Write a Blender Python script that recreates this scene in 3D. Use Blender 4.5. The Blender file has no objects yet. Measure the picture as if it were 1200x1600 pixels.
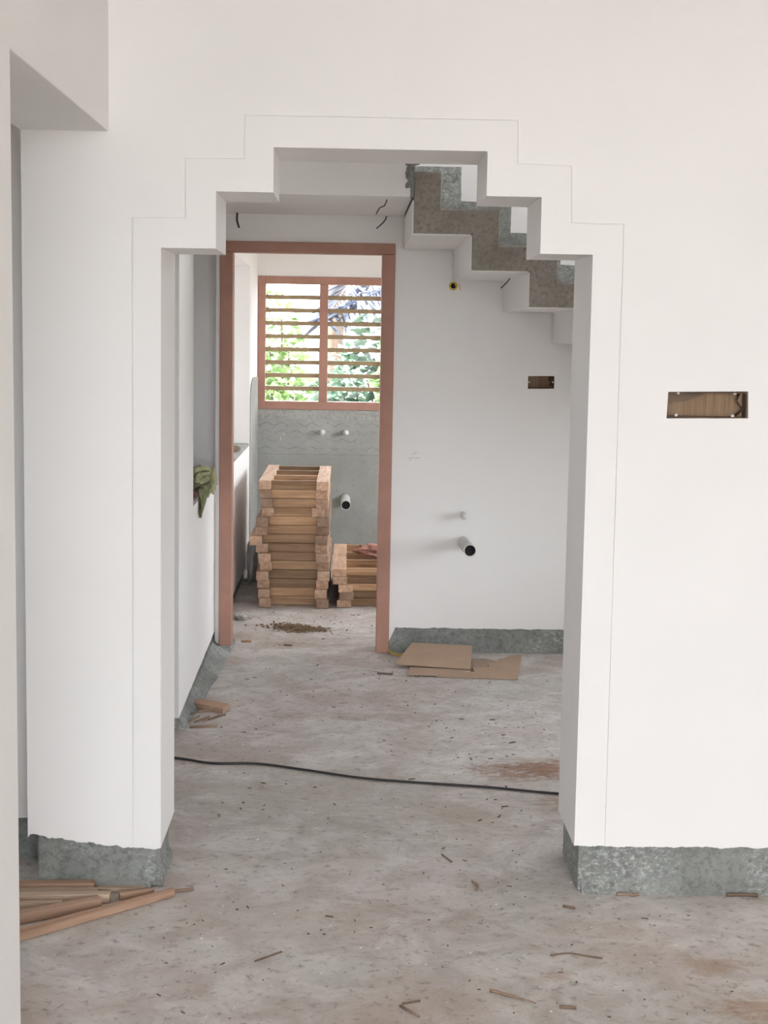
import bpy, bmesh, math, random
from mathutils import Vector, Matrix, Euler, noise

rnd = random.Random(7)
scene = bpy.context.scene
COL = scene.collection

# ------------------------------------------------------------------ camera
YAW, PITCH, ROLL, FPX, EYE = 0.023415, 0.114951, 0.0165, 2400.0, 1.62
fw = Vector((math.sin(YAW) * math.cos(PITCH), math.cos(YAW) * math.cos(PITCH), -math.sin(PITCH)))
r0 = Vector((math.cos(YAW), -math.sin(YAW), 0))
d0 = fw.cross(r0)
cr, sr = math.cos(ROLL), math.sin(ROLL)
rt = cr * r0 - sr * d0
dn = sr * r0 + cr * d0
cam_data = bpy.data.cameras.new('camera')
cam_data.sensor_width = 36
cam_data.lens = FPX * 36 / 1600
cam_data.clip_start = 0.05
cam = bpy.data.objects.new('camera', cam_data)
COL.objects.link(cam)
M3 = Matrix((rt, -dn, -fw)).transposed()
cam.matrix_world = Matrix.Translation((0, 0, EYE)) @ M3.to_4x4()
scene.camera = cam

# ------------------------------------------------------------------ view, sky, sun, daylight portals
vs = scene.view_settings
vs.view_transform = 'Standard'
vs.look = 'None'
vs.gamma = 1
vs.use_curve_mapping = False
vs.exposure = 1.57
scene.cycles.use_denoising = True
scene.cycles.max_bounces = 12
scene.cycles.diffuse_bounces = 8
scene.cycles.caustics_reflective = False
scene.cycles.caustics_refractive = False
scene.cycles.sample_clamp_indirect = 8

world = bpy.data.worlds.new('bright_overcast_sky')
scene.world = world
world.use_nodes = True
bg = world.node_tree.nodes['Background']
bg.inputs[0].default_value = (0.885, 0.945, 1.0, 1)
bg.inputs[1].default_value = 5.0

sun_d = bpy.data.lights.new('sun', 'SUN')
sun_d.energy = 6.0
sun_d.angle = math.radians(2)
sun_d.color = (1.0, 0.97, 0.92)
sun = bpy.data.objects.new('sun', sun_d)
COL.objects.link(sun)
sun.rotation_euler = Vector((0.0, 0.42, -1.0)).to_track_quat('-Z', 'Y').to_euler()


def window_light(name, loc, direction, sx, sy, energy=None, color=(1, 1, 1)):
    """daylight at a window opening; no energy given: a portal for the sky"""
    l = bpy.data.lights.new(name, 'AREA')
    l.shape = 'RECTANGLE'
    l.size, l.size_y = sx, sy
    o = bpy.data.objects.new(name, l)
    COL.objects.link(o)
    o.location = loc
    dv = Vector(direction)
    o.rotation_euler = dv.to_track_quat('-Z', 'Y' if abs(dv.z) < .9 else 'X').to_euler()
    if energy is None:
        l.cycles.is_portal = True
    else:
        l.energy = energy
        l.color = color
    return o


# openings (the holes in the walls below use the same numbers)
FR_WIN = (1.0, 1.4, 1.00, 1.40)      # front room, right wall: y0,y1,z0,z1
FR_DOOR = (-0.66, 2.0, 0.0, 2.92)      # front room, back wall: x0,x1,z0,z1
PS_WIN = (5.95, 6.85, 0.50, 1.45)    # stair hall, right wall
UP_WIN = (6.65, 7.68, 2.8, 4.2)     # upper stair wall, right
EN_WIN = (8.9, 10.4, 0.9, 2.05)       # end room, right wall
LB_WIN = (-2.9, -1.1, 0.7, 2.4)
LA_ADDED = (6.75, 7.2, 1.25, 1.7)        # side room outer wall, unseen opening added to brighten the hall
LC_ADDED = (2.1, 3.0, 1.1, 1.9)         # same side room, unseen opening added to brighten the left pier      # room beyond the end room, facing the garden


def mid(a):
    return (a[0] + a[1]) / 2, (a[2] + a[3]) / 2, a[1] - a[0], a[3] - a[2]


for nm, a, x in (('front_window_daylight', FR_WIN, 4.02), ('hall_window_daylight', PS_WIN, 2.37),
                 ('upper_window_daylight', UP_WIN, 2.37), ('end_window_daylight', EN_WIN, 2.02)):
    y, z, w, h = mid(a)
    window_light(nm, (x, y, z), (-1, 0, 0), w, h)
x, z, w, h = mid(FR_DOOR)
window_light('front_door_daylight', (x, -2.32, z), (0, 1, 0), w, h)
x, z, w, h = mid(LB_WIN)
window_light('side_room_daylight', (x, 11.26, z), (0, -1, 0), w, h)
y, z, w, h = mid(LA_ADDED)
window_light('side_hall_added_light', (-3.62, y, z), (1, 0, 0), w, h)
y, z, w, h = mid(LC_ADDED)
window_light('side_front_added_light', (-3.62, y, z), (1, 0, 0), w, h)
window_light('garden_window_daylight', (-0.2, 11.33, 1.55), (0, -1, 0), 0.9, 0.86)


# ------------------------------------------------------------------ materials
class N:
    """small node-tree writer"""

    def __init__(self, name):
        self.m = bpy.data.materials.new(name)
        self.m.use_nodes = True
        self.t = self.m.node_tree
        self.b = self.t.nodes['Principled BSDF']

    def n(self, typ, **kw):
        nd = self.t.nodes.new(typ)
        for k, v in kw.items():
            if k == 'i':
                for kk, vv in v.items():
                    if isinstance(vv, bpy.types.NodeSocket):
                        self.t.links.new(vv, nd.inputs[kk])
                    else:
                        nd.inputs[kk].default_value = vv
            else:
                setattr(nd, k, v)
        return nd

    def link(self, a, b):
        self.t.links.new(a, b)

    def coord(self, scale=(1, 1, 1), loc=(0, 0, 0), kind='Object'):
        tc = self.n('ShaderNodeTexCoord')
        mp = self.n('ShaderNodeMapping', i={'Vector': tc.outputs[kind], 'Scale': scale, 'Location': loc})
        return mp.outputs[0]

    def noise(self, v, scale, detail=4, rough=.55, dist=0.0):
        return self.n('ShaderNodeTexNoise', i={'Vector': v, 'Scale': scale, 'Detail': detail, 'Roughness': rough,
                                               'Distortion': dist}).outputs[0]

    def ramp(self, fac, stops, interp='LINEAR'):
        r = self.n('ShaderNodeValToRGB', i={'Fac': fac})
        r.color_ramp.interpolation = interp
        e = r.color_ramp.elements
        while len(e) < len(stops):
            e.new(0.5)
        for k, (p, c) in enumerate(stops):
            e[k].position = p
            e[k].color = (c, c, c, 1) if isinstance(c, (int, float)) else (*c, 1)
        return r.outputs[0]

    def mix(self, fac, a, b, mode='MIX'):
        nd = self.n('ShaderNodeMix', data_type='RGBA', blend_type=mode)
        for s, v in ((0, fac), (6, a), (7, b)):
            if isinstance(v, bpy.types.NodeSocket):
                self.link(v, nd.inputs[s])
            else:
                nd.inputs[s].default_value = v if s == 0 else (*v, 1)
        return nd.outputs[2]

    def math(self, op, a, b=0.0, c=0.0):
        return self.n('ShaderNodeMath', operation=op, i={0: a, 1: b, 2: c}).outputs[0]

    def bump(self, h, strength, dist=0.01):
        b = self.n('ShaderNodeBump', i={'Height': h, 'Strength': strength, 'Distance': dist})
        self.link(b.outputs[0], self.b.inputs['Normal'])

    def base(self, c):
        if isinstance(c, bpy.types.NodeSocket):
            self.link(c, self.b.inputs['Base Color'])
        else:
            self.b.inputs['Base Color'].default_value = (*c, 1)

    def rough(self, r, spec=.3):
        self.b.inputs['Roughness'].default_value = r
        self.b.inputs['Specular IOR Level'].default_value = spec


def mat_paint(name, col):
    k = N(name)
    v = k.coord(kind='Object')
    n1 = k.noise(v, 1.3, 3)
    n2 = k.noise(v, 60, 3)
    k.base(k.mix(k.ramp(n1, [(.35, 0.0), (.7, 1.0)]), tuple(c * .965 for c in col), col))
    k.bump(k.mix(.5, n2, n1), .06, .004)
    k.rough(.85, .2)
    return k.m


def mat_cement(name, dark, light, white=.25, scale=1.0):
    k = N(name)
    v = k.coord()
    n1 = k.noise(v, 4 * scale, 6, .65)
    n2 = k.noise(v, 45 * scale, 9, .75, .5)
    n3 = k.noise(v, 3.2 * scale, 3, .5)
    n4 = k.noise(k.coord(scale=(1, 1, 1.6)), 55 * scale, 9, .85, .35)
    c = k.mix(k.ramp(n1, [(.34, 0.0), (.66, 1.0)]), dark, light)
    c = k.mix(k.ramp(n2, [(.32, 0.75), (.52, 0.0)]), c, tuple(x * .5 for x in dark))
    c = k.mix(k.ramp(n2, [(.58, 0.0), (.75, .6)]), c, tuple(min(1, x * 1.35) for x in light))
    f = k.math('MULTIPLY', k.ramp(n4, [(.50, 0.0), (.62, 1.0)]), k.ramp(n3, [(.46, 0.0), (.60, 1.0)]))
    c = k.mix(k.math('MULTIPLY', f, white), c, (.66, .68, .67))
    k.base(c)
    k.bump(n2, .6, .012)
    k.rough(.95, .15)
    return k.m


def mat_floor():
    k = N('dusty_concrete')
    v = k.coord()
    a = k.noise(v, 1.1, 6, .6, .4)
    b = k.noise(v, 5.5, 9, .68, .8)
    c_ = k.noise(v, 32, 8, .7, .4)
    g = k.noise(v, 140, 4, .7)
    pink, grey, pale, warm = (.50, .45, .425), (.49, .468, .442), (.62, .59, .56), (.40, .348, .308)
    c = k.mix(k.ramp(a, [(.42, 0.0), (.58, 1.0)]), grey, pink)
    c = k.mix(k.ramp(b, [(.46, 0.0), (.66, .95)]), c, pale)
    c = k.mix(k.ramp(b, [(.30, .9), (.48, 0.0)]), c, warm)
    c = k.mix(k.ramp(k.noise(v, 2.3, 5, .6, .6), [(.50, 0.0), (.64, .6)]), c, (.40, .325, .275))
    c = k.mix(k.ramp(c_, [(.30, .75), (.46, 0.0)]), c, (.20, .165, .14))
    c = k.mix(k.ramp(c_, [(.62, 0.0), (.78, .6)]), c, (.60, .57, .53))
    c = k.mix(k.ramp(g, [(.30, .55), (.42, 0.0)]), c, (.21, .18, .16))
    c = k.mix(k.ramp(g, [(.70, 0.0), (.78, .5)]), c, (.68, .66, .62))
    sep = k.n('ShaderNodeSeparateXYZ', i={0: v})
    X, Y = sep.outputs[0], sep.outputs[1]
    wob = k.noise(v, 7, 8, .7, .5)
    wob2 = k.noise(k.coord(scale=(1, 2.4, 1)), 11, 9, .78, .8)

    def patch(c, cx, cy, rx, ry, col, amt, thr=.5):
        dx = k.math('DIVIDE', k.math('SUBTRACT', X, cx), rx)
        dy = k.math('DIVIDE', k.math('SUBTRACT', Y, cy), ry)
        dd = k.math('ADD', k.math('MULTIPLY', dx, dx), k.math('MULTIPLY', dy, dy))
        dd = k.math('SUBTRACT', 1.0, dd)
        dd = k.math('ADD', dd, k.math('MULTIPLY', k.math('SUBTRACT', wob2, .5), 4.2))
        dd = k.math('ADD', dd, k.math('MULTIPLY', k.math('SUBTRACT', wob, .5), 2.0))
        f = k.math('MULTIPLY', k.ramp(dd, [(.25, 0.0), (.95, 1.0)]), amt)
        return k.mix(f, c, col)

    c = patch(c, .70, 5.62, .30, .17, (.235, .115, .065), .80)     # red soil by the pier
    c = patch(c, .78, 5.22, .13, .12, (.25, .14, .09), .55)
    c = patch(c, .85, 4.95, .2, .12, (.25, .15, .10), .5)
    c = patch(c, 1.02, 3.55, .16, .14, (.33, .20, .12), .6)        # rusty patch in the front room
    c = patch(c, .95, 3.82, .13, .08, (.34, .23, .15), .45)
    c = patch(c, .55, 3.75, .05, .05, (.33, .2, .12), .4)
    c = patch(c, -.25, 8.34, .22, .14, (.20, .14, .095), .75)       # trodden sawdust
    c = patch(c, .1, 6.4, .55, .10, (.30, .215, .16), .35)
    c = patch(c, .0, 5.2, .9, .55, (.37, .335, .29), .45)
    c = patch(c, -.2, 4.1, .30, .25, (.46, .43, .385), .4)
    c = patch(c, -.30, 7.9, .35, .12, (.26, .19, .14), .45)
    k.base(c)
    k.bump(k.mix(.4, b, c_), .35, .012)
    k.rough(.9, .2)
    return k.m


def mat_wood(name, axis, c0, c1, c2, rough=.65, spread=.5):
    k = N(name)
    sc = [26.0, 26.0, 26.0]
    sc[axis] = 1.6
    oi = k.n('ShaderNodeObjectInfo')
    tc = k.n('ShaderNodeTexCoord')
    off = k.n('ShaderNodeVectorMath', operation='SCALE', i={0: (7.3, 3.1, 5.7), 'Scale': oi.outputs['Random']})
    ad = k.n('ShaderNodeVectorMath', operation='ADD', i={0: tc.outputs['Object'], 1: off.outputs[0]})
    mp = k.n('ShaderNodeMapping', i={'Vector': ad.outputs[0], 'Scale': sc})
    n1 = k.noise(mp.outputs[0], 1.0, 5, .6, .9)
    n2 = k.noise(mp.outputs[0], 4.0, 4, .6, .3)
    c = k.mix(k.ramp(n1, [(.30, 0.0), (.68, 1.0)]), c0, c1)
    c = k.mix(k.ramp(n2, [(.52, 0.0), (.75, .65)]), c, c2)
    f = k.math('MULTIPLY_ADD', oi.outputs['Random'], spread, 1 - spread * .55)
    hv = k.n('ShaderNodeHueSaturation', i={'Color': c, 'Value': f})
    k.base(hv.outputs[0])
    k.bump(n2, .15, .003)
    k.rough(rough, .3)
    return k.m


def mat_plain(name, col, rough=.7, spec=.3, var=.12, scale=20):
    k = N(name)
    v = k.coord()
    n1 = k.noise(v, scale, 4)
    k.base(k.mix(k.ramp(n1, [(.3, 0.0), (.7, 1.0)]), tuple(c * (1 - var) for c in col), col))
    k.rough(rough, spec)
    return k.m


def mat_leaf(name, a, b):
    k = N(name)
    v = k.coord()
    n1 = k.noise(v, 4, 3)
    c = k.mix(k.ramp(n1, [(.35, 0.0), (.65, 1.0)]), a, b)
    k.base(c)
    k.rough(.5, .4)
    tr = k.n('ShaderNodeBsdfTranslucent', i={'Color': c})
    mx = k.n('ShaderNodeMixShader', i={0: .4, 1: k.b.outputs[0], 2: tr.outputs[0]})
    k.link(mx.outputs[0], k.t.nodes['Material Output'].inputs[0])
    return k.m


def mat_dado():
    """trowelled grey plaster with the zigzag keys scratched into it"""
    k = N('scratched_grey_plaster')
    v = k.coord()
    n1 = k.noise(v, 2.2, 6, .6)
    n2 = k.noise(v, 40, 6, .7)
    n3 = k.noise(k.coord(scale=(3, 3, .6)), 6, 5, .6)
    c = k.mix(k.ramp(n1, [(.35, 0.0), (.65, 1.0)]), (.30, .295, .27), (.375, .375, .355))
    c = k.mix(k.ramp(n3, [(.55, 0.0), (.75, .4)]), c, (.34, .35, .34))
    c = k.mix(k.ramp(n2, [(.3, .35), (.45, 0.0)]), c, (.12, .12, .11))
    sep = k.n('ShaderNodeSeparateXYZ', i={0: v})
    wob = k.math('MULTIPLY', k.math('SUBTRACT', k.noise(v, 6, 2), .5), .05)
    fade = k.ramp(k.noise(v, 9, 3), [(.42, 0.0), (.6, 1.0)])
    for z0, amp in ((.945, .028), (.885, .03), (.83, .028), (.775, .022)):
        tri = k.math('PINGPONG', k.math('ADD', sep.outputs[0], wob), .055)
        h = k.math('MULTIPLY', tri, amp / .055)
        d = k.math('ABSOLUTE', k.math('SUBTRACT', k.math('SUBTRACT', sep.outputs[2], z0), h))
        line = k.math('MULTIPLY', k.math('LESS_THAN', d, .0042), fade)
        c = k.mix(k.math('MULTIPLY', line, .4), c, (.11, .105, .095))
    ln = k.math('LESS_THAN', k.math('ABSOLUTE', k.math('SUBTRACT', sep.outputs[2], .74)), .002)
    c = k.mix(k.math('MULTIPLY', ln, .35), c, (.12, .12, .11))
    k.base(c)
    k.bump(n2, .3, .006)
    k.rough(.9, .2)
    return k.m


PAINT = mat_paint('white_wall_paint', (.840, .820, .806))
CEMENT = mat_cement('grey_cement', (.215, .22, .205), (.335, .34, .322), .85)
CONCRETE = mat_cement('raw_stair_concrete', (.30, .27, .235), (.40, .365, .325), .0, 1.2)
MORTAR = mat_cement('pale_mortar', (.33, .32, .295), (.44, .43, .40), .3)
FLOOR = mat_floor()
DADO = mat_dado()
PRIMER = mat_plain('pink_brown_primer', (.42, .225, .17), .6, .3, .14, 9)
BAR = mat_plain('olive_bar_paint', (.36, .265, .15), .55, .4, .2, 30)
TEAK_X = mat_wood('teak_rail', 0, (.27, .155, .085), (.50, .32, .185), (.16, .08, .042), .65, .8)
TEAK_Y = mat_wood('teak_stile', 1, (.33, .195, .125), (.56, .39, .275), (.23, .115, .07), .65, .85)
BATTEN = mat_wood('sawn_batten', 0, (.40, .29, .215), (.55, .43, .33), (.33, .215, .15), .8, .3)
BATTEN_RED = mat_wood('red_batten', 0, (.33, .20, .135), (.47, .315, .225), (.25, .135, .09), .8, .3)
PVC = mat_plain('grey_pvc', (.62, .61, .585), .4, .5, .05)
PVC_W = mat_plain('white_pvc', (.74, .73, .70), .4, .5, .05)
DARK = mat_plain('hollow_shade_paint', (.02, .02, .022), .9, .1)  # shade inside the pipes and the outlet ring, given as colour
BLACKWIRE = mat_plain('black_cable', (.035, .03, .03), .5, .4)
GREYWIRE = mat_plain('grey_wire', (.13, .12, .11), .6, .3)
YELLOW = mat_plain('yellow_plastic', (.62, .43, .08), .5, .4)
CARD = mat_plain('brown_cardboard', (.46, .335, .25), .9, .1, .1, 6)
CARD_E = mat_plain('torn_cardboard', (.43, .32, .25), .95, .1, .2, 40)
CLOTH = mat_plain('olive_cloth', (.43, .43, .26), .9, .1, .3, 25)
PINKCLOTH = mat_plain('pink_cloth', (.52, .28, .235), .85, .2, .25, 25)
STONE = mat_plain('pale_stone', (.52, .50, .46), .95, .1, .3, 30)
DIRT = mat_plain('dark_debris', (.20, .145, .11), .95, .1, .4, 60)
SAWDUST = mat_plain('brown_sawdust', (.30, .205, .13), .95, .1, .5, 90)
TWIG = mat_wood('twig', 0, (.19, .125, .09), (.31, .215, .155), (.12, .075, .055), .85, .7)
BOXBOARD = mat_wood('brown_box_board', 2, (.24, .155, .095), (.35, .245, .16), (.14, .085, .05), .85, .2)
BOXMETAL = mat_plain('rusty_box_sheet', (.17, .11, .075), .8, .3, .4, 40)
LUG = mat_plain('white_lug', (.80, .80, .78), .5, .4)
GRANITE = mat_plain('pinkish_sill', (.30, .265, .26), .6, .4, .12, 30)
BRICK = mat_plain('red_brick_scrap', (.22, .07, .05), .9, .1, .3, 30)
SACK = mat_plain('pale_plastic_sack', (.55, .55, .54), .5, .4, .2, 12)
GROUND = mat_plain('garden_soil', (.29, .255, .21), .95, .1, .4, 4)
LEAF_A = mat_leaf('light_leaf', (.085, .16, .04), (.26, .36, .15))
LEAF_B = mat_leaf('blue_green_leaf', (.07, .14, .085), (.22, .30, .23))
LEAF_D = mat_leaf('dark_leaf', (.008, .02, .01), (.02, .045, .02))
FROND = mat_leaf('dry_grey_frond', (.055, .06, .085), (.15, .165, .21))
BARK = mat_wood('palm_bark', 2, (.11, .075, .055), (.17, .13, .10), (.05, .03, .025), .95, .2)


# ------------------------------------------------------------------ helpers
def obj(name, bm, mat, parent=None, smooth=False, bevel=0.0, loc=None):
    me = bpy.data.meshes.new(name)
    bmesh.ops.recalc_face_normals(bm, faces=bm.faces[:])
    bm.to_mesh(me)
    bm.free()
    if mat is not None:
        me.materials.append(mat)
    if smooth:
        for p in me.polygons:
            p.use_smooth = True
    o = bpy.data.objects.new(name, me)
    COL.objects.link(o)
    if parent is not None:
        o.parent = parent
    if loc is not None:
        o.location = loc
    if bevel:
        md = o.modifiers.new('bevel', 'BEVEL')
        md.width = bevel
        md.segments = 2
        md.limit_method = 'ANGLE'
        md.angle_limit = math.radians(40)
    return o


def struct(o):
    o['kind'] = 'structure'
    return o


def tag(o, label, cat, group=None):
    o['label'] = label
    o['category'] = cat
    if group:
        o['group'] = group
    return o


def thing(name, loc, label, cat, group=None, rot=(0, 0, 0)):
    o = bpy.data.objects.new(name, None)
    o.empty_display_size = .05
    COL.objects.link(o)
    o.location = loc
    o.rotation_euler = rot
    return tag(o, label, cat, group)


def box(bm, x0, x1, y0, y1, z0, z1):
    v = [bm.verts.new((x, y, z)) for x in (x0, x1) for y in (y0, y1) for z in (z0, z1)]
    for f in ((0, 1, 3, 2), (4, 6, 7, 5), (0, 4, 5, 1), (2, 3, 7, 6), (0, 2, 6, 4), (1, 5, 7, 3)):
        bm.faces.new([v[i] for i in f])


def prism(bm, outer, d0_, d1_, axis='y', holes=()):
    """extrude a 2-D outline (with holes): axis y: points (x,z); x: (y,z); z: (x,y)"""

    def P(p, d):
        return {'y': (p[0], d, p[1]), 'x': (d, p[0], p[1]), 'z': (p[0], p[1], d)}[axis]

    es = []
    vs_ = []
    for loop in (outer, *holes):
        vv = [bm.verts.new(P(p, d0_)) for p in loop]
        vs_ += vv
        es += [bm.edges.new((vv[i], vv[(i + 1) % len(vv)])) for i in range(len(vv))]
    nrm = {'y': (0, -1, 0), 'x': (1, 0, 0), 'z': (0, 0, 1)}[axis]
    res = bmesh.ops.triangle_fill(bm, edges=es, use_beauty=True, use_dissolve=False, normal=nrm)
    fs = [g for g in res['geom'] if isinstance(g, bmesh.types.BMFace)]
    ex = bmesh.ops.extrude_face_region(bm, geom=fs)
    nv = [g for g in ex['geom'] if isinstance(g, bmesh.types.BMVert)]
    off = Vector(P((0, 0), d1_ - d0_))
    bmesh.ops.translate(bm, verts=nv, vec=off)


def jag(a, b, z, amp, step=.007, seed=0, slope=0.0):
    """ragged paint edge from a to b"""
    n = max(2, int(abs(b - a) / step))
    out = []
    for i in range(n + 1):
        s = a + (b - a) * i / n
        q = noise.noise(Vector((s * 3.1, seed, .3))) * .7 + noise.noise(Vector((s * 14, seed, 7.3))) * .5 + \
            noise.noise(Vector((s * 45, seed, 2.3))) * .45 + noise.noise(Vector((s * 120, seed, 5.1))) * .3
        out.append((s, z + slope * (s - a) + amp * q))
    return out


def tube(bm, pts, r, seg=8, caps=True, r_end=None):
    pts = [Vector(p) for p in pts]
    rings = []
    n = len(pts)
    up = Vector((0, 0, 1))
    for i, p in enumerate(pts):
        t = (pts[min(i + 1, n - 1)] - pts[max(i - 1, 0)]).normalized()
        a = t.cross(up)
        if a.length < 1e-3:
            a = t.cross(Vector((1, 0, 0)))
        a.normalize()
        b = t.cross(a)
        rr = r if r_end is None else r + (r_end - r) * i / (n - 1)
        rings.append([bm.verts.new(p + (a * math.cos(2 * math.pi * j / seg) + b * math.sin(2 * math.pi * j / seg)) * rr)
                      for j in range(seg)])
    for i in range(n - 1):
        for j in range(seg):
            bm.faces.new((rings[i][j], rings[i][(j + 1) % seg], rings[i + 1][(j + 1) % seg], rings[i + 1][j]))
    if caps:
        bm.faces.new(rings[0])
        bm.faces.new(rings[-1])


def smooth_path(pts, n=8):
    pts = [Vector(p) for p in pts]
    out = []
    for i in range(len(pts) - 1):
        p0, p1, p2, p3 = pts[max(i - 1, 0)], pts[i], pts[i + 1], pts[min(i + 2, len(pts) - 1)]
        for k in range(n):
            t = k / n
            out.append(.5 * ((2 * p1) + (p2 - p0) * t + (2 * p0 - 5 * p1 + 4 * p2 - p3) * t * t +
                             (3 * p1 - p0 - 3 * p2 + p3) * t ** 3))
    out.append(pts[-1])
    return out


def lump(bm, c, r, amp=.25, sub=3, seed=0, freq=2.0, flat=None):
    res = bmesh.ops.create_icosphere(bm, subdivisions=sub, radius=1)
    for v in res['verts']:
        n = noise.noise(v.co * freq + Vector((seed, seed * 1.7, 3))) + .5 * noise.noise(v.co * freq * 2.3 + Vector((seed, 9, 3)))
        p = v.co * (1 + amp * n)
        v.co = Vector((c[0] + p.x * r[0], c[1] + p.y * r[1], c[2] + p.z * r[2]))
        if flat is not None and v.co.z < flat:
            v.co.z = flat


# ------------------------------------------------------------------ setting: floor, ceilings
AF, AB = 4.35, 4.69          # arch wall front and back face
LW = -.675                   # left wall plane
FW, FWB = 7.75, 7.98         # far wall (door frame) front and back
EW = 11.24                   # end wall with the louvred window
TH = .015                    # how far the cement foot sits behind the paint

bm = bmesh.new()
NX, NY = 60, 140
grid = {}
for i in range(NX + 1):
    for j in range(NY + 1):
        x = -3.6 + 7.8 * i / NX
        y = -2.5 + 14.0 * j / NY
        grid[i, j] = bm.verts.new((x, y, 0))
for i in range(NX):
    for j in range(NY):
        bm.faces.new((grid[i, j], grid[i + 1, j], grid[i + 1, j + 1], grid[i, j + 1]))
struct(obj('floor', bm, FLOOR))

bm = bmesh.new()
box(bm, -3.6, 4.25, -2.5, 4.69, 3.0, 3.15)
box(bm, -3.6, 2.6, 4.69, 6.60, 3.0, 3.15)
box(bm, -3.6, 2.85, 7.98, 11.47, 3.0, 3.15)
box(bm, -3.6, -.92, 6.60, 7.98, 3.0, 3.15)
box(bm, -.92, 2.6, 6.45, 7.98, 4.8, 4.95)
box(bm, -1.1, 4.0, -3.80, -2.5, 2.95, 3.1)  # unseen porch slab, added to keep the sun out of the back door
struct(obj('ceiling', bm, PAINT))

# ------------------------------------------------------------------ arch wall
OPEN = [(-.533, None), (-.531, 1.850), (-.379, 1.850), (-.379, 2.007), (-.220, 2.007), (-.220, 2.130),
        (.373, 2.130), (.373, 2.008), (.527, 2.008), (.527, 1.852), (.675, 1.852), (.675, None)]
zL, zR = .122, .140
left_jag = jag(-.918, -.536, .150, .016, seed=1, slope=-.07)
left_jag[-1] = (-.533, zL)
right_jag = jag(.675, 4.0, zR, .008, seed=5)
right_jag[0] = (.675, zR)
outline = left_jag + OPEN[1:-1] + right_jag + [(4.0, 3.02), (-.918, 3.02)]
HOLE1 = [(.900, 1.397), (1.133, 1.400), (1.130, 1.477), (.902, 1.472)]
bm = bmesh.new()
prism(bm, outline, AF, AB, 'y', [HOLE1])
struct(obj('wall_middle', bm, PAINT, bevel=.004))
bm = bmesh.new()
prism(bm, [(-.893, 0), (-.548, 0), (-.548, .20), (-.893, .20)], AF + .014, AB - TH)
bl = struct(obj('baseboard_middle', bm, CEMENT, bevel=.006))
bm = bmesh.new()
prism(bm, [(.69, 0), (4.0, 0), (4.0, .2), (.69, .2)], AF + .008, AB - TH)
struct(obj('baseboard_right', bm, CEMENT, bevel=.006))
# low skim of mortar spilled at the feet of the piers
bm = bmesh.new()
prism(bm, [(-.565, 0), (-.53, 0), (-.548, .06)], AF + .02, AB - .06)
prism(bm, [(AF - .02, 0), (AF + .014, 0), (AF + .014, .035)], .70, 4.0, 'x')
prism(bm, [(AF - .02, 0), (AF + .014, 0), (AF + .014, .03)], -.885, -.56, 'x')
struct(obj('trim_4', bm, CEMENT))

OUT = [(-.611, None), (-.609, 1.928), (-.462, 1.930), (-.462, 2.092), (-.299, 2.095), (-.299, 2.213), (.452, 2.213),
       (.455, 2.096), (.605, 2.092), (.610, 1.936), (.757, 1.935), (.762, None)]
bm = bmesh.new()
band_l = jag(-.611, -.535, zL + .006, .003, .01, seed=9)
band_r = jag(.675, .762, zR + .003, .003, .01, seed=19)
ring = band_l + OPEN[1:-1] + band_r + list(reversed(OUT[1:-1]))
prism(bm, ring, AF - .007, AF + .001)
struct(obj('trim_1', bm, PAINT, bevel=.0025))


def offset_out(g):
    # the band's outline pushed outwards by g
    o_ = []
    for i, (x, z) in enumerate(OUT):
        if z is None:
            o_.append((x + (-g if x < 0 else g), None))
        else:
            o_.append((x + (-g if x < .07 else g), z + g))
    return o_


GO = offset_out(.0035)
coat = [(-.9175, 3.0)] + [(-.9175, .152)] + [(p[0], p[1] + .001) for p in jag(-.9175, GO[0][0], .151, .016, seed=1, slope=-.07)[1:]] + GO[1:-1] + \
    [(GO[-1][0], .142)] + [(p[0], p[1] + .001) for p in jag(GO[-1][0], 3.99, zR, .008, seed=5)[1:]] + [(3.99, 3.0)]
bm = bmesh.new()
prism(bm, coat, AF - .0045, AF + .0005, 'y', [HOLE1])
struct(obj('trim_15', bm, PAINT, bevel=.0015))


# ------------------------------------------------------------------ left wall, all rooms (thickness .245)
LX0, LX1 = -.92, LW


def yz(name, loops, mat=PAINT, x0=LX0, x1=LX1, bevel=.004):
    b_ = bmesh.new()
    for lp in loops:
        prism(b_, lp, x0, x1, 'x')
    return struct(obj(name, b_, mat, bevel=bevel))


yz('wall_left', [
    [(-2.3, 0), (3.11, 0), (3.11, 2.165), (AF, 2.165), (AF, 3.02), (-2.3, 3.02)],                      # front room + lintel
])
sill_z = .884
pas = jag(6.105, 7.749, .060, .006, .03, seed=31, slope=.024)
pas = [(y, z) for y, z in pas]
yz('wall_left_hall', [
    pas + [(7.749, sill_z - .02), (6.66, sill_z - .02), (6.66, 2.12), (7.749, 2.12), (7.749, 3.02), (AB + .001, 3.02),
           (AB + .001, 2.12), (6.105, 2.12)],
])
rm3 = jag(7.99, 11.24, .075, .006, .04, seed=37)
yz('wall_left_end', [
    rm3 + [(11.24, 3.02), (7.99, 3.02)],
] if False else [
    jag(7.99, 11.24, .075, .006, .04, seed=37) + [(11.24, 3.02), (10.38, 3.02), (10.38, .86), (8.7, .86), (8.7, 3.02), (7.99, 3.02)],
    [(8.7, 2.06), (10.38, 2.06), (10.38, 3.02), (8.7, 3.02)],
])
# cement feet of the left wall
bm = bmesh.new()
prism(bm, [(6.12, 0), (7.745, 0), (7.745, .14), (6.12, .14)], LX0 + TH, LX1 - TH, 'x')
prism(bm, [(8.0, 0), (11.23, 0), (11.23, .14), (8.0, .14)], LX0 + TH, LX1 - TH, 'x')
struct(obj('baseboard_left', bm, CEMENT))
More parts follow.
